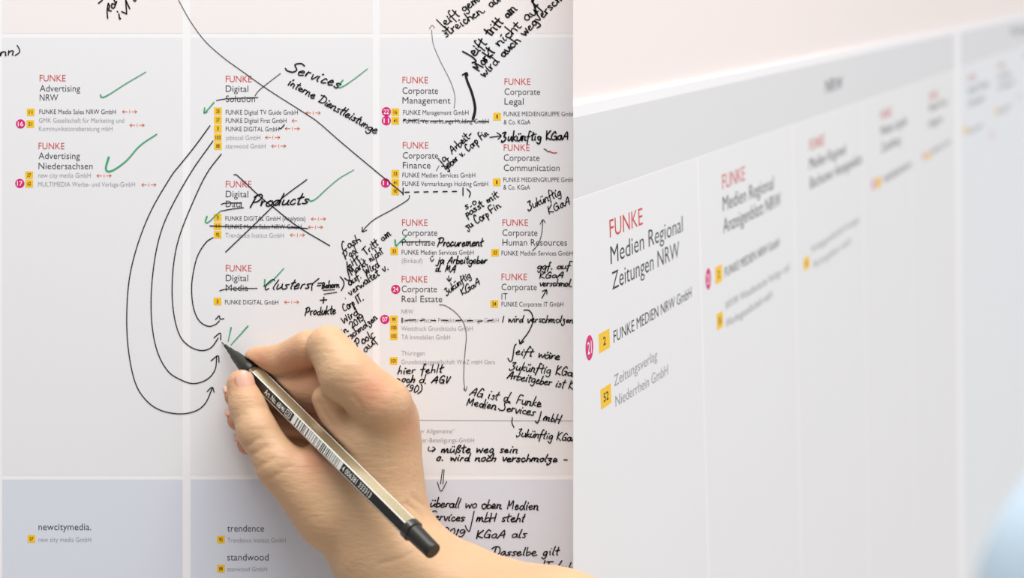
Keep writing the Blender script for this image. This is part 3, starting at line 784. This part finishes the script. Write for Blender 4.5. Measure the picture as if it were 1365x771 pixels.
arm = chain([WRIST, J(586, 798, 42, 23.5), J(742, 851, 66, 26), J(900, 930, 92, 30)], 10)
palm = smin(palm, arm, 12)
hand = palm
web = cone(*[J(434, 532, 35, 5.5)[0], J(455, 578, 36, 6)[0]], 5.5, 6)
palm = smin(palm, web, 2.5)
index = smin(smin(palm, chain(INDEX2, 3), 4), chain(INDEX, 2), 3.2)
fing = [index] + [smin(palm, chain(js, 3), k) for js, k in ( (MIDDLE, 4), (RING, 4), (LITTLE, 4), (THUMB, 6))]
for f_ in fing: hand = np.minimum(hand, smin(hand, f_, 0.8))
# flesh gives way round the pen, and rests on the chart
pa, pb = TIP.copy(), END.copy()
tomm = lambda p: np.array([p[0], p[2] - EYE, -p[1]]) * 1000
pend = cone(tomm(TIP + AX * .008), tomm(TIP + AX * .022), 2.0, 4.6)
pend = np.minimum(pend, cone(tomm(TIP + AX * .022), tomm(END), 4.75, 4.9))
hand = -smin(-hand, pend, 1.2)
hand = np.maximum(hand, 0.35 - GZ)


def surface_nets(fld):
    """one closed quad skin round the zero level of a distance field"""
    s = fld < 0
    A = [fld[i:fld.shape[0] - 1 + i, j:fld.shape[1] - 1 + j, k:fld.shape[2] - 1 + k] for i in (0, 1) for j in (0, 1) for k in (0, 1)]
    cnt = sum((a < 0).astype(np.int8) for a in A)
    act = (cnt > 0) & (cnt < 8)
    idx = np.full(act.shape, -1, np.int64); cells = np.argwhere(act); idx[act] = np.arange(len(cells))
    val = np.stack([a[act] for a in A], 1); cor = np.array([(i, j, k) for i in (0, 1) for j in (0, 1) for k in (0, 1)], float)
    acc = np.zeros((len(cells), 3)); num = np.zeros(len(cells))
    for p in range(8):
        for q in range(p + 1, 8):
            if np.abs(cor[p] - cor[q]).sum() != 1: continue
            a, b = val[:, p], val[:, q]; m_ = (a < 0) != (b < 0)
            t = np.where(m_, a / np.where(m_, a - b, 1), 0)[:, None]
            acc += np.where(m_[:, None], cor[p] + t * (cor[q] - cor[p]), 0); num += m_
    vt_ = cells + acc / num[:, None]
    quads = []
    for ax in range(3):
        o1, o2 = [(1, 2), (2, 0), (0, 1)][ax]
        n_ = fld.shape
        sl0 = [slice(1, n_[i] - 1) for i in range(3)]; sl1 = list(sl0)
        sl0[ax] = slice(0, n_[ax] - 1); sl1[ax] = slice(1, n_[ax])
        a, b = s[tuple(sl0)], s[tuple(sl1)]
        e = np.argwhere(a != b); flip = a[tuple(e.T)]
        base = e.copy()
        for i in range(3):
            if i != ax: base[:, i] += 1
        d1 = np.zeros(3, int); d2 = np.zeros(3, int); d1[o1] = 1; d2[o2] = 1
        c = [idx[tuple((base - x).T)] for x in (0 * d1, d1, d1 + d2, d2)]
        q = np.stack(c, 1); q[~flip] = q[~flip][:, ::-1]; quads.append(q)
    return vt_, np.vstack(quads)


vt_, qd = surface_nets(hand)
pts = lo + vt_ * VOX
# relax the lattice steps
e = np.vstack([qd[:, [0, 1]], qd[:, [1, 2]], qd[:, [2, 3]], qd[:, [3, 0]]])
for it in range(4):
    sm = np.zeros_like(pts); n_ = np.zeros(len(pts))
    for a in (0, 1, 2): sm[:, a] = np.bincount(e[:, 0], pts[e[:, 1], a], len(pts)) + np.bincount(e[:, 1], pts[e[:, 0], a], len(pts))
    n_ = np.bincount(e[:, 0], minlength=len(pts)) + np.bincount(e[:, 1], minlength=len(pts))
    pts = pts + (0.6 if it % 2 == 0 else -0.45) * (sm / n_[:, None] - pts)
# skin folds: at the thumb joint, the index joint, the web of the thumb and the wrist
nrm = np.zeros_like(pts); fn = np.cross(pts[qd[:, 2]] - pts[qd[:, 0]], pts[qd[:, 3]] - pts[qd[:, 1]])
for c in range(4):
    for a in range(3): nrm[:, a] += np.bincount(qd[:, c], fn[:, a], len(pts))
nrm /= np.linalg.norm(nrm, axis=1)[:, None] + 1e-9
kk = (D0 - pts[:, 2] / 1000) / F * 1000
sx_, sy_ = pts[:, 0] / kk + CX, CY - pts[:, 1] / kk
front = np.clip(nrm[:, 2] * 2, 0, 1)
FOLDS = [([(316, 598), (330, 594), (346, 584)], .40), ([(321, 611), (336, 606), (354, 596)], .45), ([(331, 628), (346, 622), (364, 612)], .35), ([(550, 664), (568, 676), (582, 692)], .5),
         ([(543, 672), (560, 686), (574, 702)], .5), ([(534, 682), (550, 698), (562, 714)], .35), ([(409, 450), (407, 466), (410, 482), (416, 494)], .45), ([(424, 536), (432, 550), (442, 566)], .6),
         ([(505, 752), (540, 742), (572, 724), (588, 710)], .5), ([(355, 640), (372, 632), (386, 622)], .3), ([(512, 552), (516, 600), (520, 640)], .12), ([(470, 528), (480, 540), (484, 556)], .3)]
for pl, dep in FOLDS:
    q = smooth_path(pl, 8); d_ = np.min([np.hypot(sx_ - a, sy_ - b_) for a, b_ in q], axis=0) / 3.2
    pts = pts - nrm * (dep * np.exp(-(d_ / 1.0) ** 2) * front)[:, None]
skin = bpy.data.materials.new('skin'); skin.use_nodes = True
nt = skin.node_tree; b = nt.nodes['Principled BSDF']
b.inputs['Roughness'].default_value = 0.48; b.inputs['Specular IOR Level'].default_value = 0.35
b.inputs['Subsurface Weight'].default_value = 0.25; b.inputs['Subsurface Radius'].default_value = (1.0, 0.35, 0.18); b.inputs['Subsurface Scale'].default_value = 0.003
at = nt.nodes.new('ShaderNodeVertexColor'); at.layer_name = 'flush'
mx = nt.nodes.new('ShaderNodeMix'); mx.data_type = 'RGBA'
mx.inputs['A'].default_value = lin((214, 177, 138)); mx.inputs['B'].default_value = lin((204, 128, 98))
tc = nt.nodes.new('ShaderNodeTexCoord'); no = nt.nodes.new('ShaderNodeTexNoise'); no.inputs['Scale'].default_value = 55; no.inputs['Detail'].default_value = 4
nt.links.new(tc.outputs['Object'], no.inputs['Vector'])
ma = nt.nodes.new('ShaderNodeMath'); ma.operation = 'MULTIPLY_ADD'; ma.inputs[1].default_value = 0.35; ma.inputs[2].default_value = -0.12
nt.links.new(no.outputs['Fac'], ma.inputs[0])
ad = nt.nodes.new('ShaderNodeMath'); ad.operation = 'ADD'; ad.use_clamp = True
nt.links.new(ma.outputs[0], ad.inputs[0]); nt.links.new(at.outputs['Color'], ad.inputs[1])
nt.links.new(ad.outputs[0], mx.inputs['Factor']); nt.links.new(mx.outputs['Result'], b.inputs['Base Color'])
n2 = nt.nodes.new('ShaderNodeTexNoise'); n2.inputs['Scale'].default_value = 420; n2.inputs['Detail'].default_value = 3
mp = nt.nodes.new('ShaderNodeMapping'); mp.inputs['Scale'].default_value = (0.35, 1, 1.2)
nt.links.new(tc.outputs['Object'], mp.inputs['Vector']); nt.links.new(mp.outputs['Vector'], n2.inputs['Vector'])
bu = nt.nodes.new('ShaderNodeBump'); bu.inputs['Strength'].default_value = 0.45; bu.inputs['Distance'].default_value = 0.0008
nt.links.new(n2.outputs['Fac'], bu.inputs['Height']); nt.links.new(bu.outputs['Normal'], b.inputs['Normal'])

wp = np.c_[pts[:, 0], -pts[:, 2], pts[:, 1] + EYE * 1000] / 1000
ho = mesh_obj('hand', wp, qd, skin, None, True, origin=at3(512, 742, 34))
tag(ho, 'right hand and bare forearm writing on the chart, fingers closed round a pen', 'hand')
ho['label'] = 'hand and bare forearm reaching up to write on the chart, fingers closed round a pen'
ca = ho.data.color_attributes.new('flush', 'FLOAT_COLOR', 'POINT')
fl = np.zeros(len(pts))
for c, r, a in ((hm(498, 520, 52), 9, .6), (hm(545, 532, 38), 8, .6), (hm(540, 560, 40), 9, .5), (hm(395, 490, 28), 13, .55), (hm(345, 485, 18), 10, .5), (hm(322, 505, 24), 9, .45),
                (hm(313, 522, 8), 9, .8), (hm(316, 553, 7), 9, .8), (hm(329, 587, 7), 9, .8), (hm(415, 545, 18), 18, .6), (hm(345, 640, 30), 10, .4), (hm(425, 610, 40), 10, .5)):
    fl = np.maximum(fl, a * np.exp(-((pts - c) ** 2).sum(1) / (r * r)))
ca.data.foreach_set('color', np.c_[fl, fl, fl, np.ones(len(fl))].astype(np.float32).ravel())

# fingernails: curved plates let into the finger ends
nail = mat('fingernail', (230, 178, 154), 0.3, 0.5, 0.25)


def fingernail(c, along, out, L, W, arch=0.35):
    c, along, out = (np.asarray(a, float) for a in (c, along, out))
    along = along / np.linalg.norm(along); out = out - (out @ along) * along; out /= np.linalg.norm(out); ac = np.cross(along, out)
    v, f = [], []; n, m_ = 10, 8
    for lay in (0.25, -0.35):
        for i in range(n + 1):
            s_ = -1 + 2 * i / n; wid = W * (1 - 0.18 * max(s_, 0) ** 2) * math.sqrt(max(0.05, 1 - max(0, abs(s_) - .55) ** 2 / .25))
            for j in range(m_ + 1):
                t = -1 + 2 * j / m_
                v.append(c + along * s_ * L + ac * t * wid + out * (lay - arch * W * t * t - 0.06 * L * s_ * s_))
    N_ = (n + 1) * (m_ + 1)
    q = lambda l, i, j: l * N_ + i * (m_ + 1) + j
    for i in range(n):
        for j in range(m_):
            f.append((q(0, i, j), q(0, i + 1, j), q(0, i + 1, j + 1), q(0, i, j + 1))); f.append((q(1, i, j), q(1, i, j + 1), q(1, i + 1, j + 1), q(1, i + 1, j)))
    for i in range(n):
        f.append((q(0, i, 0), q(1, i, 0), q(1, i + 1, 0), q(0, i + 1, 0))); f.append((q(0, i, m_), q(0, i + 1, m_), q(1, i + 1, m_), q(1, i, m_)))
    for j in range(m_):
        f.append((q(0, 0, j), q(0, 0, j + 1), q(1, 0, j + 1), q(1, 0, j))); f.append((q(0, n, j), q(1, n, j), q(1, n, j + 1), q(0, n, j + 1)))
    v = np.array(v)
    return mesh_obj('fingernail', np.c_[v[:, 0], -v[:, 2], v[:, 1] + EYE * 1000] / 1000, f, nail, ho, True)


fingernail(hm(328, 507.5, 26.3), hm(323, 500, 19) - hm(333, 545, 24), (0.38, 0.25, 1), 4.9, 4.2, .45)
for js in (MIDDLE, RING, LITTLE):
    p, q = js[0][0], js[1][0]; d = p - q; d /= np.linalg.norm(d); r = js[0][1]
    o_ = np.array([-0.7, 0.2, -0.55])
    o_ = np.array([-.25, .9, .3])
    fingernail(p + d * 1.0 + o_ / np.linalg.norm(o_) * (r - .45), d, o_, 4.2, 3.4, 0.45)

# ------------------------------------------------------------------ a second visitor's sleeve close to the lens
def near(x, y, d): return np.array([(x - CX) / F * d, d - D0, EYE - (y - CY) / F * d])


path = smooth_path([near(1810, 330, .47), near(1760, 490, .44), near(1696, 680, .41), near(1655, 840, .385), near(1655, 980, .37), near(1760, 1090, .36), near(1900, 1180, .36)], 10)
v, f = [], []; NS = 64; up = np.array([0, 1.0, 0])
for i, p in enumerate(path):
    t = path[min(i + 1, len(path) - 1)] - path[max(i - 1, 0)]; t /= np.linalg.norm(t)
    a = np.cross(t, up); a /= np.linalg.norm(a); b_ = np.cross(a, t); s_ = i / (len(path) - 1)
    r0 = 0.052 - 0.010 * s_
    for k in range(NS):
        an = 2 * math.pi * k / NS
        fold = 0.0016 * math.sin(3 * an + 9 * s_) + 0.0018 * math.sin(26 * s_ + 2.2 * math.sin(an)) * (0.4 + 0.6 * math.exp(-((s_ - .52) / .2) ** 2))
        v.append(p + (a * math.cos(an) + b_ * math.sin(an)) * (r0 + fold))
n_ = len(path)
inner = len(v)
for i, p in enumerate(path):
    for k in range(NS): v.append(p + (v[i * NS + k] - p) * 0.965)
for i in range(n_ - 1):
    for k in range(NS):
        k2 = (k + 1) % NS
        f.append((i * NS + k, i * NS + k2, (i + 1) * NS + k2, (i + 1) * NS + k))
        f.append((inner + i * NS + k, inner + (i + 1) * NS + k, inner + (i + 1) * NS + k2, inner + i * NS + k2))
for i in (0, n_ - 1):
    for k in range(NS):
        k2 = (k + 1) % NS; q = (i * NS + k, inner + i * NS + k, inner + i * NS + k2, i * NS + k2); f.append(q if i else q[::-1])
cloth = mat('pale_blue_cotton', (204, 220, 238), 0.85, 0.1)
nt = cloth.node_tree; tc = nt.nodes.new('ShaderNodeTexCoord'); wv = nt.nodes.new('ShaderNodeTexNoise'); wv.inputs['Scale'].default_value = 22
mx = nt.nodes.new('ShaderNodeMix'); mx.data_type = 'RGBA'
mx.inputs['A'].default_value = lin((188, 218, 232)); mx.inputs['B'].default_value = lin((208, 211, 228))
nt.links.new(tc.outputs['Object'], wv.inputs['Vector']); nt.links.new(wv.outputs['Fac'], mx.inputs['Factor'])
nt.links.new(mx.outputs['Result'], nt.nodes['Principled BSDF'].inputs['Base Color'])
so = mesh_obj('shirt_sleeve', v, f, cloth, None, True)
tag(so, 'pale blue shirt sleeve, out of focus, in front of the slanting chart', 'sleeve')
